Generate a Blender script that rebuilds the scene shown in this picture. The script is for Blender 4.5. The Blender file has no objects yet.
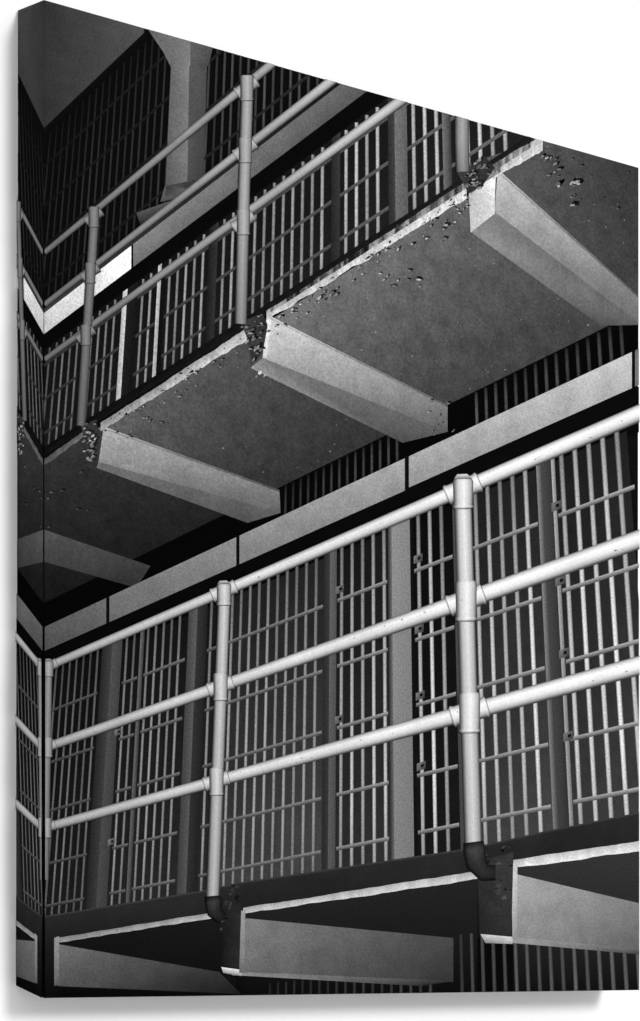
import bpy, math, random
from mathutils import Vector
random.seed(11)
scene = bpy.context.scene
scene.view_settings.view_transform = 'Standard'
scene.view_settings.look = 'None'

# ------------------------------------------------------------------ camera
F = 2083.0; CX = 320.0; CY = 953.0; ZC = 1.5
cam = bpy.data.cameras.new("camera"); co = bpy.data.objects.new("camera", cam)
scene.collection.objects.link(co); scene.camera = co
co.location = (0, 0, ZC); co.rotation_euler = (math.pi/2, 0, 0)
cam.sensor_fit = 'VERTICAL'; cam.sensor_height = 36; cam.sensor_width = 36
cam.lens = F/1021*36; cam.shift_y = (CY-510.5)/1021.0
cam.clip_start = 0.05

# ------------------------------------------------------------------ canvas frame of reference
Z0 = 2.0
OX = (44-CX)/F*Z0; OY = Z0; OZ = ZC-(998-CY)/F*Z0
FX = 662/F*Z0; FY = 0.214*Z0
W = math.hypot(FX, FY); ANG = math.atan2(FY, FX)
HT = 998/F*Z0
D = math.hypot(33.1/F, 0.0236)*Z0
RISE = 0.0113
ux, uy = FX/W, FY/W

def to_canvas(px, py):
    """trace coordinate of the artwork -> metres on the flat canvas (u right, v up)"""
    rx = (px-CX)/F
    a = (rx*OY-OX)/(ux-rx*uy)
    d = OY+a*uy
    z = ZC-(py-CY)/F*d
    return (a, z-OZ)

def lin(c):
    c = max(0.0, min(255.0, c))/255.0
    c = min(1.0, c*(0.89+0.23*c))        # print contrast curve
    return c/12.92 if c <= 0.04045 else ((c+0.055)/1.055)**2.4
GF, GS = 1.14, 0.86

# ------------------------------------------------------------------ materials
def ink_material(name, mottle=0.0, mscale=45.0, grain=0.30):
    m = bpy.data.materials.new(name); m.use_nodes = True
    nt = m.node_tree; nt.nodes.clear()
    out = nt.nodes.new('ShaderNodeOutputMaterial'); bs = nt.nodes.new('ShaderNodeBsdfDiffuse')
    at = nt.nodes.new('ShaderNodeAttribute'); at.attribute_name = 'ink'
    tc = nt.nodes.new('ShaderNodeTexCoord')
    n = nt.nodes.new('ShaderNodeTexNoise'); n.inputs['Scale'].default_value = 480
    n.inputs['Detail'].default_value = 1.5
    nt.links.new(tc.outputs['Object'], n.inputs['Vector'])
    mr = nt.nodes.new('ShaderNodeMapRange')
    mr.inputs['From Min'].default_value = 0.25; mr.inputs['From Max'].default_value = 0.75
    mr.inputs['To Min'].default_value = 1-grain; mr.inputs['To Max'].default_value = 1+grain
    nt.links.new(n.outputs['Fac'], mr.inputs['Value'])
    fac = mr.outputs['Result']
    if mottle > 0:
        n2 = nt.nodes.new('ShaderNodeTexNoise'); n2.inputs['Scale'].default_value = mscale
        n2.inputs['Detail'].default_value = 6; n2.inputs['Roughness'].default_value = 0.7
        nt.links.new(tc.outputs['Object'], n2.inputs['Vector'])
        m2 = nt.nodes.new('ShaderNodeMapRange')
        m2.inputs['From Min'].default_value = 0.3; m2.inputs['From Max'].default_value = 0.7
        m2.inputs['To Min'].default_value = 1-mottle; m2.inputs['To Max'].default_value = 1+mottle
        nt.links.new(n2.outputs['Fac'], m2.inputs['Value'])
        mu = nt.nodes.new('ShaderNodeMath'); mu.operation = 'MULTIPLY'
        nt.links.new(fac, mu.inputs[0]); nt.links.new(m2.outputs['Result'], mu.inputs[1])
        fac = mu.outputs[0]
    vm = nt.nodes.new('ShaderNodeVectorMath'); vm.operation = 'SCALE'
    nt.links.new(at.outputs['Color'], vm.inputs[0]); nt.links.new(fac, vm.inputs['Scale'])
    nt.links.new(vm.outputs[0], bs.inputs['Color']); nt.links.new(bs.outputs[0], out.inputs['Surface'])
    return m
INK = ink_material("print_ink", grain=.28)
INKP = ink_material("print_ink_painted_pipe", grain=.10)
INKC = ink_material("print_ink_concrete", 0.18, 30, .20)
INKM = ink_material("print_ink_flaking_paint", 0.30, 40, .28)

def plain(name, col, rough=0.9):
    m = bpy.data.materials.new(name); m.use_nodes = True
    nt = m.node_tree; b = nt.nodes['Principled BSDF']
    b.inputs['Roughness'].default_value = rough
    b.inputs['Specular IOR Level'].default_value = 0.0
    tc = nt.nodes.new('ShaderNodeTexCoord'); n = nt.nodes.new('ShaderNodeTexNoise'); n.inputs['Scale'].default_value = 8
    r = nt.nodes.new('ShaderNodeValToRGB')
    r.color_ramp.elements[0].color = (*[c*0.985 for c in col], 1); r.color_ramp.elements[1].color = (*col, 1)
    nt.links.new(tc.outputs['Object'], n.inputs['Vector']); nt.links.new(n.outputs['Fac'], r.inputs['Fac'])
    nt.links.new(r.outputs['Color'], b.inputs['Base Color'])
    return m

# ------------------------------------------------------------------ canvas body
cv = [(0,0,0),(W,0,0),(W,0,HT),(0,0,HT),(0,D,RISE),(W,D,RISE),(W,D,HT+RISE),(0,D,HT+RISE)]
cf = [(0,1,2,3),(5,4,7,6),(4,0,3,7),(1,5,6,2),(3,2,6,7),(4,5,1,0)]
me = bpy.data.meshes.new("canvas_print"); me.from_pydata(cv, [], cf); me.update()
canvas = bpy.data.objects.new("canvas_print", me); scene.collection.objects.link(canvas)
canvas.location = (OX, OY, OZ); canvas.rotation_euler = (0, 0, ANG)
me.materials.append(plain("canvas_cloth", (0.05, 0.05, 0.05)))

# ------------------------------------------------------------------ print layers
class Layer:
    n = 0
    def __init__(s, name, mat=None):
        s.name = name; s.faces = []; s.mat = mat or INK
        Layer.n += 1; s.off = 0.00006*Layer.n
    def poly(s, pts, cols):
        if not isinstance(cols, (list, tuple)): cols = [cols]*len(pts)
        s.faces.append([(*to_canvas(*p), lin(c)) for p, c in zip(pts, cols)])
    def quad(s, p, c, nx=1, ny=1):
        if not isinstance(c, (list, tuple)): c = [c]*4
        def P(i, j):
            a, b = i/nx, j/ny
            w = ((1-a)*(1-b), a*(1-b), a*b, (1-a)*b)
            return (sum(w[k]*p[k][0] for k in range(4)), sum(w[k]*p[k][1] for k in range(4))), sum(w[k]*c[k] for k in range(4))
        for i in range(nx):
            for j in range(ny):
                q = [P(i, j), P(i+1, j), P(i+1, j+1), P(i, j+1)]
                s.poly([a for a, _ in q], [b for _, b in q])
    def build(s):
        verts, faces, cols = [], [], []
        def clip(poly, ax, lim, keep_less):
            out = []
            for i in range(len(poly)):
                a, b = poly[i-1], poly[i]
                ia = (a[ax] <= lim) if keep_less else (a[ax] >= lim)
                ib = (b[ax] <= lim) if keep_less else (b[ax] >= lim)
                if ia != ib:
                    t = (lim-a[ax])/(b[ax]-a[ax])
                    out.append(tuple(a[k]+(b[k]-a[k])*t for k in range(3)))
                if ib: out.append(b)
            return out
        def emit(pl, side):
            base = len(verts)
            for (u, v, c) in pl:
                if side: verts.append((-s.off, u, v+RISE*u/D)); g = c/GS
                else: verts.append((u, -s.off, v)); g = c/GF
                cols.append((g, g, g, 1))
            faces.append(tuple(range(base, base+len(pl))))
        for f in s.faces:
            pl = clip(f, 0, 0.0, False)
            if len(pl) > 2: pl = clip(pl, 0, W, True)
            if len(pl) > 2: pl = clip(pl, 1, 0.0, False)
            if len(pl) > 2: pl = clip(pl, 1, HT, True)
            if len(pl) < 3: continue
            emit(pl, False)
            sp = clip(pl, 0, D, True)
            if len(sp) > 2: emit(sp, True)
        m = bpy.data.meshes.new(s.name); m.from_pydata(verts, [], faces)
        at = m.color_attributes.new('ink', 'FLOAT_COLOR', 'POINT')
        for i, c in enumerate(cols): at.data[i].color = c
        m.materials.append(s.mat); m.update()
        o = bpy.data.objects.new(s.name, m); scene.collection.objects.link(o); o.parent = canvas

# artwork perspective helpers (the printed photograph's own vanishing points)
VX, VY = -988.0, 1110.0
def H(h, x): return (x, VY+(h-VY)*(x-VX)/(44-VX))
UX, UY = 357.0, -3300.0
def lean(xr, yr, y): return UX+(xr-UX)*(y-UY)/(yr-UY)
def hit(xr, yr, h):
    y = yr
    for _ in range(4):
        x = lean(xr, yr, y); y = H(h, x)[1]
    return (x, y)
def band(L, h0, h1, x0, x1, c, n=8, ny=1):
    if not isinstance(c, (list, tuple)): c = [c]*4   # tl,tr,br,bl
    L.quad([H(h0, x0), H(h0, x1), H(h1, x1), H(h1, x0)], c, n, ny)
def strip(L, pts, ws, cols, prof):
    P = [Vector(p) for p in pts]; rows = []
    for i, p in enumerate(P):
        d = (P[min(i+1, len(P)-1)]-P[max(i-1, 0)]).normalized(); nrm = Vector((-d.y, d.x))
        rows.append([((p+nrm*(o*ws[i]))[:], cols[i]*b) for o, b in prof])
    for i in range(len(P)-1):
        for k in range(len(prof)-1):
            q = [rows[i][k], rows[i+1][k], rows[i+1][k+1], rows[i][k+1]]
            L.poly([a for a, _ in q], [b for _, b in q])
RAILP = [(-.5, .46), (-.38, .9), (-.18, 1.08), (.1, 1.0), (.3, .8), (.42, .46), (.5, .22)]
POSTP = [(-.5, .32), (-.36, .84), (-.05, 1.06), (.25, .92), (.42, .52), (.5, .28)]
def lerp(a, b, t): return a+(b-a)*t
def interp(tab, x):
    if x <= tab[0][0]: return tab[0][1]
    for (a, va), (b, vb) in zip(tab, tab[1:]):
        if x <= b: return lerp(va, vb, (x-a)/(b-a))
    return tab[-1][1]
def railh(L, h, x0, x1, wtab, ctab, prof=RAILP, n=14, jitter=0.0):
    xs = [lerp(x0, x1, i/n) for i in range(n+1)]
    strip(L, [H(h, x) for x in xs], [interp(wtab, x) for x in xs], [interp(ctab, x)*(1+random.uniform(-jitter, jitter)) for x in xs], prof)
def s_of(x): return (1/1032.0-1/(x-VX))*1e5
def x_of(s): return 1/(1/1032.0-s/1e5)+VX
BARP = [(-.5, .38), (-.2, .96), (.2, 1.04), (.5, .45)]
def bars(L, x0, x1, yr, h0, h1, ctab, pitch=0.6, wf=0.30, phase=0.5, fade=1.0, jit=.12):
    s = s_of(x0)+pitch*phase
    while s < s_of(x1)-pitch*0.15:
        x = x_of(s); w = pitch*1e-5*(x-VX)**2*wf
        a, b = hit(x, yr, h0), hit(x, yr, h1); c = interp(ctab, x)*random.uniform(1-jit, 1+jit)
        pts = [(lerp(a[0], b[0], t), lerp(a[1], b[1], t)) for t in (0, .2, .5, .8, 1)]
        strip(L, pts, [w]*5, [c*fade, c*lerp(fade, 1, .6), c, c*random.uniform(.9, 1.08), c*0.85], BARP); s += pitch
def jamb(L, x0, x1, yr, h0, h1, c0, c1):
    a, b, c, d = hit(x0, yr, h0), hit(x1, yr, h0), hit(x1, yr, h1), hit(x0, yr, h1)
    L.quad([a, b, c, d], [c0, c1, c1*.9, c0*.9], 1, 3)
def inside(pp, x, y):
    r = False; j = len(pp)-1
    for i in range(len(pp)):
        xi, yi = pp[i]; xj, yj = pp[j]
        if (yi > y) != (yj > y) and x < (xj-xi)*(y-yi)/(yj-yi)+xi: r = not r
        j = i
    return r
def rand_in(pp):
    xs = [p[0] for p in pp]; ys = [p[1] for p in pp]
    for _ in range(500):
        x, y = random.uniform(min(xs), max(xs)), random.uniform(min(ys), max(ys))
        if inside(pp, x, y): return x, y
    return pp[0]
def chip(L, x, y, s, c, asp=.6, rot=-.5):
    m = random.randint(4, 7); a0 = random.random()*6.28
    pts = []
    for i in range(m):
        r = s*random.uniform(.55, 1.25); px, py = math.cos(a0+6.283*i/m)*r, math.sin(a0+6.283*i/m)*r*asp
        pts.append((x+px*math.cos(rot)-py*math.sin(rot), y+px*math.sin(rot)+py*math.cos(rot)))
    L.poly(pts, c)
def flecks(L, pp, n, smin, smax, cmin, cmax):
    for _ in range(n):
        x, y = rand_in(pp)
        chip(L, x, y, random.uniform(smin, smax), random.uniform(cmin, cmax), random.uniform(.4, .9), random.uniform(-1, 0))
def peels(Ldark, Llight, pp, n, smin, smax, dark=24, light=130):
    """curling paint: a dark chip with a pale curled rim"""
    for _ in range(n):
        x, y = rand_in(pp); s = random.uniform(smin, smax); r = random.uniform(-1, .2)
        chip(Ldark, x, y, s, random.uniform(dark*.6, dark*1.4), .5, r)
        chip(Llight, x-s*.6, y+s*.4, s*.75, random.uniform(light*.65, light*1.15), .45, r)

layers = []
def NL(name, mat=None):
    l = Layer(name, mat); layers.append(l); return l

# 1 backdrop
L = NL("printed_backdrop"); L.quad([(40, -10), (645, 100), (645, 1010), (40, 1010)], [12, 16, 20, 10], 4, 4)
# 2 ceiling
L = NL("printed_ceiling", INKC)
L.poly([(44, -5), (144, 24), H(128, 144), H(128, 100), H(128, 44)], [54, 84, 76, 68, 52])
L = NL("printed_ceiling_joint")
band(L, 128, 134, 44, 146, 14)
# 3 top tier cell bars
L = NL("printed_top_tier_cell_bars")
T = [(44, 36), (120, 50), (165, 48), (200, 60), (300, 80), (340, 66)]
bars(L, 40, 345, 150, 138, 310, T, pitch=.55, wf=.34, fade=.6)
L = NL("printed_top_tier_crossbars")
for h in (165, 205, 245, 285): band(L, h, h+3, 40, 345, [22, 48, 44, 20])
# 4 column
L = NL("printed_column", INKC)
L.quad([(171, 62), (189, 66), (187, 192), (165, 196)], [104, 126, 112, 88], 1, 4)
L.quad([(189, 66), (207, 58), (203, 182), (187, 192)], [88, 80, 68, 76], 1, 4)
L.quad([(165, 186), (205, 178), (207, 192), (160, 202)], [106, 92, 74, 80])
L.quad([(136, 213), (184, 196), (186, 206), (140, 224)], [80, 96, 62, 46])
L = NL("printed_column_capital", INKC)
L.poly([(144, 24), (190, 36), (190, 66), (172, 70), (163, 52)], [92, 120, 126, 108, 104])
L.poly([(190, 36), (214, 42), (208, 66), (190, 66)], [96, 82, 76, 90])
# 5 beam of top tier
L = NL("printed_top_tier_beam", INKC)
band(L, 313, 336, 44, 131, [190, 230, 228, 174], 6)
band(L, 312, 334, 133, 372, [128, 100, 86, 110], 8)
L = NL("printed_top_tier_beam_recess")
band(L, 309, 313, 44, 372, [60, 24, 24, 60], 8)
band(L, 334, 352, 44, 420, [8, 12, 12, 8], 8)
# 6 tier three cells
L = NL("printed_upper_cell_backs")
band(L, 350, 456, 44, 640, [18, 28, 40, 26], 8, 2)
L = NL("printed_upper_cell_bars")
T = [(44, 82), (100, 130), (200, 140), (300, 146), (380, 178), (520, 184)]
for a, b in ((44, 82), (90, 121), (138, 156), (164, 206), (217, 236), (248, 330), (340, 388), (410, 446), (466, 520)):
    bars(L, a, b, 300, 352, 455, T, pitch=.6, wf=.34)
L = NL("printed_upper_crossbars")
for h in (364, 398, 432): band(L, h, h+3, 44, 520, [54, 112, 96, 44], 6)
L = NL("printed_upper_cell_door_jambs")
for a, b, c0, c1 in ((82, 89, 22, 34), (122, 126.5, 170, 205), (126.5, 137, 34, 24), (156, 159.5, 190, 165), (159.5, 164, 20, 20), (206, 215, 30, 56), (236, 247, 50, 36), (330, 339, 42, 60), (389, 396, 50, 70), (396, 409, 118, 98), (446, 455, 120, 60)):
    jamb(L, a, b, 300, 350, 456, c0, c1)
# 7 slab underside
L = NL("printed_upper_walkway_underside", INKM)
L.quad([H(462, 44), H(462, 97), H(606, 245), H(606, 44)], [48, 60, 36, 24], 4, 4)
L.quad([H(462, 97), H(462, 250), H(606, 400), H(606, 245)], [94, 82, 54, 48], 6, 6)
L.quad([H(462, 250), H(462, 470), H(606, 620), H(606, 400)], [116, 100, 66, 64], 8, 6)
L.quad([H(440, 470), (545, 138), (640, 166), (640, 335)], [92, 82, 58, 66], 8, 6)
L = NL("printed_back_wall_recess")
band(L, 603, 628, 44, 640, [6, 9, 8, 6], 6)
L = NL("printed_back_wall_bars")
bars(L, 282, 402, 470, 604, 628, [(280, 50), (400, 70)], pitch=.45, wf=.35, fade=.5)
bars(L, 470, 628, 370, 604, 628, [(470, 76), (628, 64)], pitch=.45, wf=.35, fade=.5)
# 8 brackets
L = NL("printed_upper_bracket_beams", INKC)
L.quad([(44, 530), (150, 566), (136, 588), (44, 562)], [84, 60, 48, 66], 4, 2)
L.quad([(103, 429), (279, 492), (280, 513), (98, 462)], [164, 118, 96, 138], 8, 2)
L.poly([(98, 462), (280, 513), (247, 523), (96, 468)], [108, 92, 80, 108])
L.quad([(268, 318), (447, 407), (447, 432), (262, 358)], [198, 122, 96, 166], 8, 2)
L.poly([(262, 358), (447, 432), (402, 443), (250, 368)], [120, 92, 78, 146])
L.quad([(497, 172), (640, 300), (640, 325), (494, 212)], [184, 124, 102, 156], 8, 2)
L.poly([(494, 212), (640, 325), (600, 326), (470, 232)], [118, 94, 80, 138])
L = NL("printed_upper_bracket_ends", INKC)
L.poly([(468, 192), (495, 176), (494, 214), (470, 233)], [180, 222, 198, 188])
L.poly([(266, 318), (271, 318), (266, 358), (262, 358)], [210, 220, 190, 180])
for a, b, c in (((268, 317), (447, 406), 200), ((103, 428), (279, 491), 170), ((497, 171), (640, 299), 186)):
    strip(L, [a, ((a[0]+b[0])/2, (a[1]+b[1])/2), b], [2.6, 2, 1.4], [c, c*.7, c*.55], [(-.5, 1), (.5, .8)])
# 9 slab front edge
def rough_edge(L, p0, p1, w0, w1, c, n=26, amp=2.4):
    prev = None; n = int(n*2.2); ja = jb = 0
    for i in range(n+1):
        t = i/n; x, y = lerp(p0[0], p1[0], t), lerp(p0[1], p1[1], t); w = lerp(w0, w1, t)
        ja = ja*.7+random.uniform(-amp, amp)*.2; jb = jb*.7+random.uniform(-amp, amp)*.34
        a = (x, y-w/2+ja); b = (x, y+w/2+jb)
        col = lerp(c[0], c[1], t)*random.uniform(.93, 1.05)
        if prev: L.poly([prev[0], a, b, prev[1]], [prev[2]*.86, col*.86, col*1.03, prev[2]*1.03])
        prev = (a, b, col)
L = NL("printed_upper_walkway_edge", INKM)
band(L, 447, 456, 44, 530, [12, 30, 40, 20], 8)
rough_edge(L, (44, 462), (90, 430), 6, 7, (84, 116), 10)
rough_edge(L, (100, 427), (247, 334), 8, 12, (146, 196))
rough_edge(L, (266, 316), (466, 190), 9, 17, (184, 206), 34)
rough_edge(L, (470, 190), (500, 165), 10, 12, (110, 150), 8)
rough_edge(L, (492, 172), (542, 143), 15, 15, (198, 198), 12)
# 10 crumbling corners
corners = ([(80, 424), (96, 420), (99, 440), (94, 462), (87, 456)], [(240, 322), (262, 314), (267, 326), (262, 354), (252, 362), (247, 340)], [(456, 172), (484, 156), (494, 168), (482, 186), (468, 194)])
L = NL("printed_crumbling_concrete", INKM)
for pts in corners: L.poly(pts, [66, 52, 44, 60, 48, 64][:len(pts)])
LA = NL("printed_paint_chips", INKM); LB = NL("printed_paint_curls", INKM)
for pts in corners:
    peels(LA, LB, pts, 28, 1.5, 4.5, 26, 140)
peels(LA, LB, [(100, 424), (245, 332), (250, 350), (106, 446)], 46, .8, 2.6, 36, 160)
peels(LA, LB, [(266, 320), (466, 192), (470, 216), (330, 298), (270, 340)], 80, .8, 3.0, 36, 180)
flecks(LA, [(330, 262), (460, 190), (470, 205), (380, 258)], 18, .8, 2.2, 40, 90)
peels(LA, LB, [(378, 266), (425, 268), (420, 290), (385, 285)], 10, 2, 4, 36, 160)
peels(LA, LB, [(315, 285), (345, 285), (340, 305), (318, 300)], 6, 2, 4, 36, 150)
peels(LA, LB, [(425, 225), (450, 222), (450, 245), (428, 245)], 5, 2, 4, 32, 150)
peels(LA, LB, [(536, 146), (552, 150), (592, 196), (574, 204), (545, 172)], 22, 1.5, 5, 18, 150)
peels(LA, LB, [(560, 150), (636, 172), (636, 230), (600, 200)], 10, 1, 3, 28, 120)
peels(LA, LB, [(110, 425), (160, 410), (165, 430), (120, 440)], 8, 1, 3, 36, 140)
for pp, n, c in (([(275, 335), (470, 215), (600, 320), (450, 400)], 50, 120), ([(108, 432), (250, 345), (380, 435), (285, 485)], 30, 100), ([(505, 165), (545, 142), (636, 170), (636, 280)], 26, 110)):
    flecks(LB, pp, n, .5, 1.4, c*.8, c*1.3)
flecks(LB, [(255, 362), (270, 368), (262, 384), (255, 380)], 6, 1, 3, 120, 200)
peels(LA, LB, [(425, 398), (450, 402), (455, 432), (432, 435)], 14, 1, 3, 28, 150)
peels(LA, LB, [(44, 490), (90, 460), (90, 520), (44, 530)], 8, 1, 3, 14, 90)
# 11 upper railing
WT = [(44, 6), (240, 9), (460, 12)]
L = NL("printed_upper_railing_rails", INKP)
for h, xe in ((253, 272), (305, 338), (360, 404)):
    railh(L, h, 44, xe, WT, [(44, 104), (90, 114), (200, 142), (300, 162), (410, 182)], jitter=.05)
L = NL("printed_upper_railing_posts", INKP)
for pts, w, c in (([(94, 212), (90, 275), (80, 426)], 9.5, 118), ([(247, 78), (243, 200), (240, 324)], 12, 158), ([(461, 110), (461, 140), (462, 172)], 14, 150)):
    strip(L, pts, [w]*3, [c, c, c*.85], POSTP)
def fitting(L1, L2, x, y, w, slope, c, cap=False):
    """cast tee: a vertical sleeve and a horizontal sleeve with beaded ends"""
    d = Vector((1, -slope)).normalized(); p = Vector((x, y))
    k = .95
    hp = [p-d*w*k*1.0, p-d*w*k*.9, p-d*w*k*.75, p+d*w*k*.75, p+d*w*k*.9, p+d*w*k*1.0]
    strip(L1, [q[:] for q in hp], [w*.9, w*1.1, w*.98, w*.98, w*1.1, w*.9], [c*.5, c, c, c, c*1.02, c*.5], RAILP)
    up = .5 if cap else .95
    vp = [(x, y-w*up), (x, y-w*(up-.12)), (x, y+w*.8), (x, y+w*.92), (x, y+w*1.05)]
    strip(L2, vp, [w*.9, w*1.05, w*.98, w*1.1, w*.95], [c*.95, c, c*.98, c, c*.35], POSTP)
L1 = NL("printed_upper_railing_sleeves", INKP); L2 = NL("printed_upper_railing_tees", INKP)
for (x, y), w in (((93, 217), 10.5), ((89.5, 273), 10.5), ((85, 335), 10.5), ((246, 88), 13), ((244.5, 150), 13), ((242.5, 222), 13)):
    fitting(L1, L2, x, y, w, .68, 126 if x < 100 else 162)
# 12 long beam tier 2
L = NL("printed_lower_tier_beam", INKC)
band(L, 627, 651, 44, 106, [86, 104, 96, 74], 4)
band(L, 627, 651, 108, 236, [110, 136, 124, 100], 5)
band(L, 627, 651, 238, 404, [136, 162, 142, 120], 6)
band(L, 627, 650, 408, 631, [160, 188, 168, 140], 8)
band(L, 627, 650, 634, 645, [120, 120, 110, 110], 1)
L = NL("printed_lower_tier_beam_joints")
band(L, 651, 680, 44, 640, [8, 13, 12, 8], 8)
for x in (107, 237, 405.5, 632.5):
    a = H(626, x); b = H(653, x); L.poly([(x-1.6, a[1]), (x+1.6, a[1]), (x+1.6, b[1]), (x-1.6, b[1])], 16)
# 13 tier two cells
L = NL("printed_lower_cell_backs", INKC)
for a, b, c in ((44, 98, 26), (98, 140, 32), (140, 215, 38), (215, 330, 60), (330, 390, 44), (410, 462, 24), (462, 556, 60), (556, 645, 56)):
    L.quad([hit(a, 700, 676), hit(b, 700, 676), hit(b, 700, 925), hit(a, 700, 925)], [c*.5, c*.6, c*1.15, c*1.0], 2, 4)
L = NL("printed_lower_cell_bars")
T = [(44, 94), (95, 108), (150, 134), (215, 126), (230, 142), (320, 154), (388, 180), (412, 180), (455, 172), (480, 180), (640, 194)]
GR = ((50, 97), (119, 136), (140, 183), (203, 222), (224, 322), (335, 388), (414, 456), (474, 546), (566, 650))
for a, b in GR: bars(L, a, b, 700, 672, 925, T, pitch=.6, wf=.34, fade=.72)
L = NL("printed_lower_cell_crossbars")
for a, b in GR:
    for h in (712, 763, 811, 863, 905):
        p = [hit(a+1, 700, h), hit(b-1, 700, h), hit(b-1, 700, h+3.0), hit(a+1, 700, h+3.0)]
        c = interp(T, (a+b)/2)
        L.quad(p, [c*.8, c*.9, c*.45, c*.35])
L = NL("printed_lower_cell_door_jambs")
for a, b, c0, c1 in ((98, 108, 40, 64), (108, 118, 80, 66), (136, 140, 104, 60), (184, 193, 68, 92), (193, 203, 54, 36), (322, 328, 46, 60), (328, 335, 98, 82), (388, 392, 46, 110), (392, 411, 138, 128), (411, 414, 20, 20), (456, 462, 76, 84), (462, 474, 150, 60), (546, 551, 134, 76), (551, 562, 74, 56), (562, 566, 170, 120)):
    jamb(L, a, b, 700, 672, 928, c0, c1)
L = NL("printed_lower_cell_locks"); LK = NL("printed_lower_cell_keyholes")
for x, hs in ((418, (705, 757, 806, 858)), (337, (705, 806)), (564, (706, 757, 806, 862)), (118, (757, 858))):
    for h in hs:
        p = hit(x, 700, h); k = (x+988)/1550*3.6
        L.quad([(p[0]-k, p[1]-k*.8), (p[0]+k*1.7, p[1]-k*1.7), (p[0]+k*1.7, p[1]+k*.7), (p[0]-k, p[1]+k*1.6)], [120, 84, 60, 96])
        LK.quad([(p[0]+k*.2, p[1]-k*.5), (p[0]+k*1.1, p[1]-k*.8), (p[0]+k*1.1, p[1]+k*.1), (p[0]+k*.2, p[1]+k*.4)], 20)
# 14 floor fascia
L = NL("printed_lower_walkway_edge", INKC)
fl = [(44, 916), (205, 890), (235, 883), (470, 848), (540, 832), (645, 811)]
for (a, b) in zip(fl, fl[1:]):
    L.quad([a, b, (b[0], 1005), (a[0], 1005)], [40, 44, 12, 8], 2, 6)
L = NL("printed_lower_walkway_lip")
for (a, b) in zip(fl, fl[1:]):
    L.quad([a, b, (b[0], b[1]+3), (a[0], a[1]+3)], [62, 66, 38, 34])
# 15 lower brackets
L = NL("printed_lower_walkway_underside")
L.poly([(56, 938), (222, 913), (222, 1000), (56, 1000)], [20, 28, 10, 8])
L.poly([(242, 914), (476, 876), (476, 1000), (242, 1000)], [34, 38, 10, 10])
L.poly([(512, 864), (645, 845), (645, 1000), (512, 1000)], [50, 56, 12, 12])
L.poly([(476, 938), (512, 940), (512, 1000), (476, 1000)], 10)
L = NL("printed_lower_back_wall_bars")
bars(L, 455, 650, 960, 985, 1040, [(455, 56), (500, 80), (640, 92)], pitch=.5, wf=.36)
bars(L, 265, 440, 985, 1006, 1060, [(270, 40), (430, 60)], pitch=.5, wf=.36)
L = NL("printed_lower_bracket_beams", INKC)
L.quad([(56, 944), (218, 972), (240, 994), (56, 986)], [108, 54, 28, 82], 5, 2)
L.quad([(242, 918), (452, 938), (452, 982), (242, 972)], [122, 74, 52, 106], 6, 2)
L.quad([(514, 874), (645, 905), (645, 952), (514, 938)], [160, 120, 96, 138], 5, 2)
L = NL("printed_lower_bracket_lips", INKC)
L.quad([(242, 972), (452, 981), (420, 986), (230, 975)], [130, 54, 40, 140])
L.quad([(514, 937), (645, 950), (645, 955), (500, 942)], [150, 96, 50, 150])
rough_edge(L, (58, 940), (219, 914), 5, 6, (138, 170), 18, 1.2)
rough_edge(L, (242, 911), (476, 875), 6, 8, (180, 192), 24, 1.4)
rough_edge(L, (512, 864), (645, 845), 8, 10, (202, 206), 14, 1.4)
L = NL("printed_lower_bracket_ends", INKC)
L.quad([(53, 938), (58, 936), (58, 984), (53, 986)], [140, 140, 90, 90])
L.quad([(239, 911), (244, 910), (243, 973), (238, 973)], [150, 150, 110, 100])
L.quad([(510, 864), (516, 862), (516, 938), (511, 940)], [200, 186, 140, 140])
L.quad([(220, 967), (242, 970), (240, 976), (222, 973)], [200, 200, 140, 120])
L.quad([(479, 934), (512, 937), (511, 944), (484, 943)], [180, 200, 160, 120])
L = NL("printed_lower_post_footings", INKM)
L.poly([(218, 896), (240, 906), (238, 968), (220, 966)], [28, 46, 40, 22])
L.poly([(476, 862), (512, 852), (510, 936), (478, 934)], [48, 58, 50, 38])
L = NL("printed_lower_footing_flakes", INKM)
flecks(L, [(212, 885), (238, 880), (240, 925), (218, 930)], 26, 1, 3.5, 14, 70)
flecks(L, [(474, 850), (512, 842), (508, 905), (478, 880)], 34, 1, 4, 18, 84)
# 16 lower railing
L = NL("printed_lower_railing_posts", INKP)
def post(L, x0, y0, x1, y1, w0, w1, c):
    n = 6
    pts = [(lerp(x0, x1, i/n), lerp(y0, y1, i/n)) for i in range(n+1)]
    strip(L, pts, [lerp(w0, w1, i/n) for i in range(n+1)], [c*(1-.12*i/n) for i in range(n+1)], POSTP)
post(L, 47, 674, 43, 880, 8, 9, 134)
post(L, 223, 596, 211, 906, 12, 13, 182)
post(L, 461, 486, 472, 852, 17, 17, 204)
L = NL("printed_lower_railing_elbows", INKC)
strip(L, [(472, 842), (473, 850), (475, 864), (483, 873), (494, 873)], [20, 22, 21, 18, 15], [30, 68, 52, 46, 36], POSTP)
strip(L, [(211, 896), (211.5, 902), (213, 912), (221, 919)], [15, 16, 15, 12], [24, 60, 44, 30], POSTP)
CT = [(44, 150), (140, 170), (222, 188), (462, 210), (638, 216)]
L = NL("printed_lower_railing_rails", INKP)
for i, h in enumerate((668, 748, 828)):
    WR = [(44, 8.5), (222, 11), (462, 15), (638, 17)] if i == 0 else [(44, 9.5), (222, 12), (462, 17), (638, 19)]
    railh(L, h, 44, 645, WR, CT, jitter=.03, n=24)
L1 = NL("printed_lower_railing_sleeves", INKP); L2 = NL("printed_lower_railing_tees", INKP)
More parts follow.
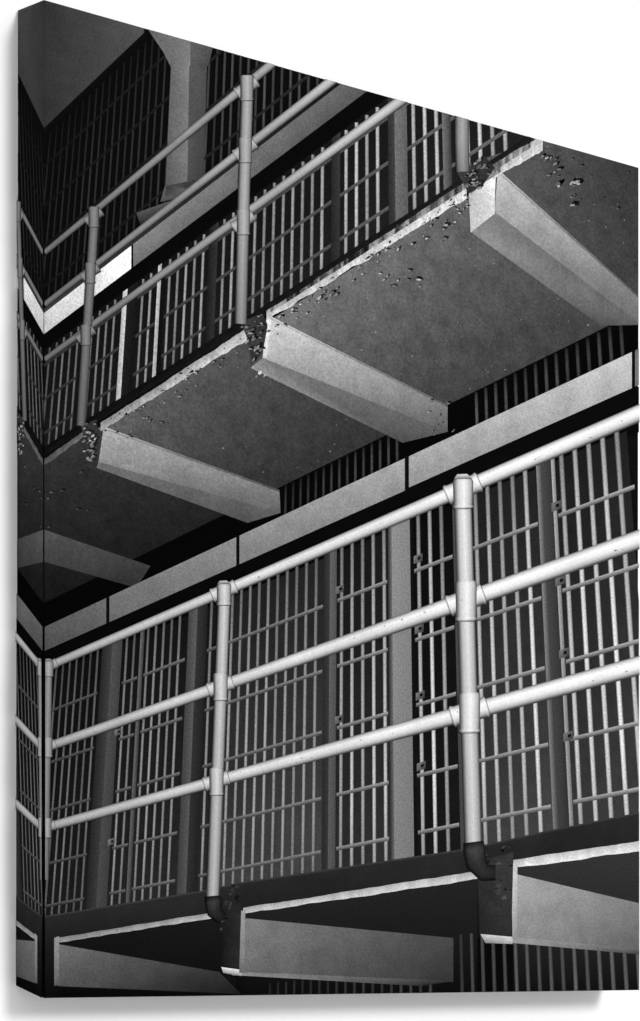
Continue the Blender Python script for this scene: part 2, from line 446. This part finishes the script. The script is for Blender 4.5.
for (x, h, w, sl, cap) in ((222.5, 668, 14, .41, 1), (219, 748, 14, .35, 0), (215, 828, 14, .30, 0), (461.5, 668, 19.5, .42, 1), (464.5, 748, 20.5, .36, 0), (468, 828, 20.5, .29, 0), (47, 668, 10, .4, 1), (46, 748, 10, .36, 0), (45, 828, 10, .3, 0)):
    y = H(h, x)[1]; c = interp(CT, x)
    fitting(L1, L2, x, y, w, sl, c, bool(cap))
    if cap:
        L2.poly([(x-w*.48, y-w*.5), (x-w*.3, y-w*.74), (x+w*.2, y-w*.76), (x+w*.48, y-w*.5)], [c*.5, c*.9, c, c*.4])
L = NL("printed_railing_scuffs", INKM)
for h in (668, 748, 828):
    for _ in range(16):
        x = random.uniform(60, 635); p = H(h, x); k = (x+988)/1600
        chip(L, x, p[1]+random.uniform(-4, 5)*k, random.uniform(.5, 1.5)*k, random.uniform(70, 130), .5, -.35)
for l in layers: l.build()

# ------------------------------------------------------------------ wall & floor
def slab(name, x0, x1, y0, y1, z0, z1, mat):
    v = [(x, y, z) for x in (x0, x1) for y in (y0, y1) for z in (z0, z1)]
    f = [(0,1,3,2),(4,6,7,5),(0,4,5,1),(2,3,7,6),(0,2,6,4),(1,5,7,3)]
    m = bpy.data.meshes.new(name); m.from_pydata(v, [], f); m.update(); m.materials.append(mat)
    o = bpy.data.objects.new(name, m); scene.collection.objects.link(o)
    o.location = (OX, OY, 0); o.rotation_euler = (0, 0, ANG); return o
slab("wall_back", -3, 4, D+0.001, D+0.12, 0, 3.2, plain("wall_white_paint", (0.94, 0.94, 0.94)))
slab("floor", -3, 4, -3, D+0.12, -0.1, 0, plain("floor_pale", (0.7, 0.7, 0.7)))

# ------------------------------------------------------------------ light
w = bpy.data.worlds.new("world"); scene.world = w; w.use_nodes = True
w.node_tree.nodes['Background'].inputs['Color'].default_value = (1, 1, 1, 1)
w.node_tree.nodes['Background'].inputs['Strength'].default_value = 0.72
sd = bpy.data.lights.new("sun", 'SUN'); sd.energy = 1.75; sd.angle = math.radians(14)
so = bpy.data.objects.new("sun", sd); scene.collection.objects.link(so)
dl = Vector((-0.20, 1.0, -0.36)).normalized()
ca, sa = math.cos(ANG), math.sin(ANG)
dw = Vector((dl.x*ca-dl.y*sa, dl.x*sa+dl.y*ca, dl.z))
so.rotation_euler = dw.to_track_quat('-Z', 'Y').to_euler(); so.location = (1, -1, 4)
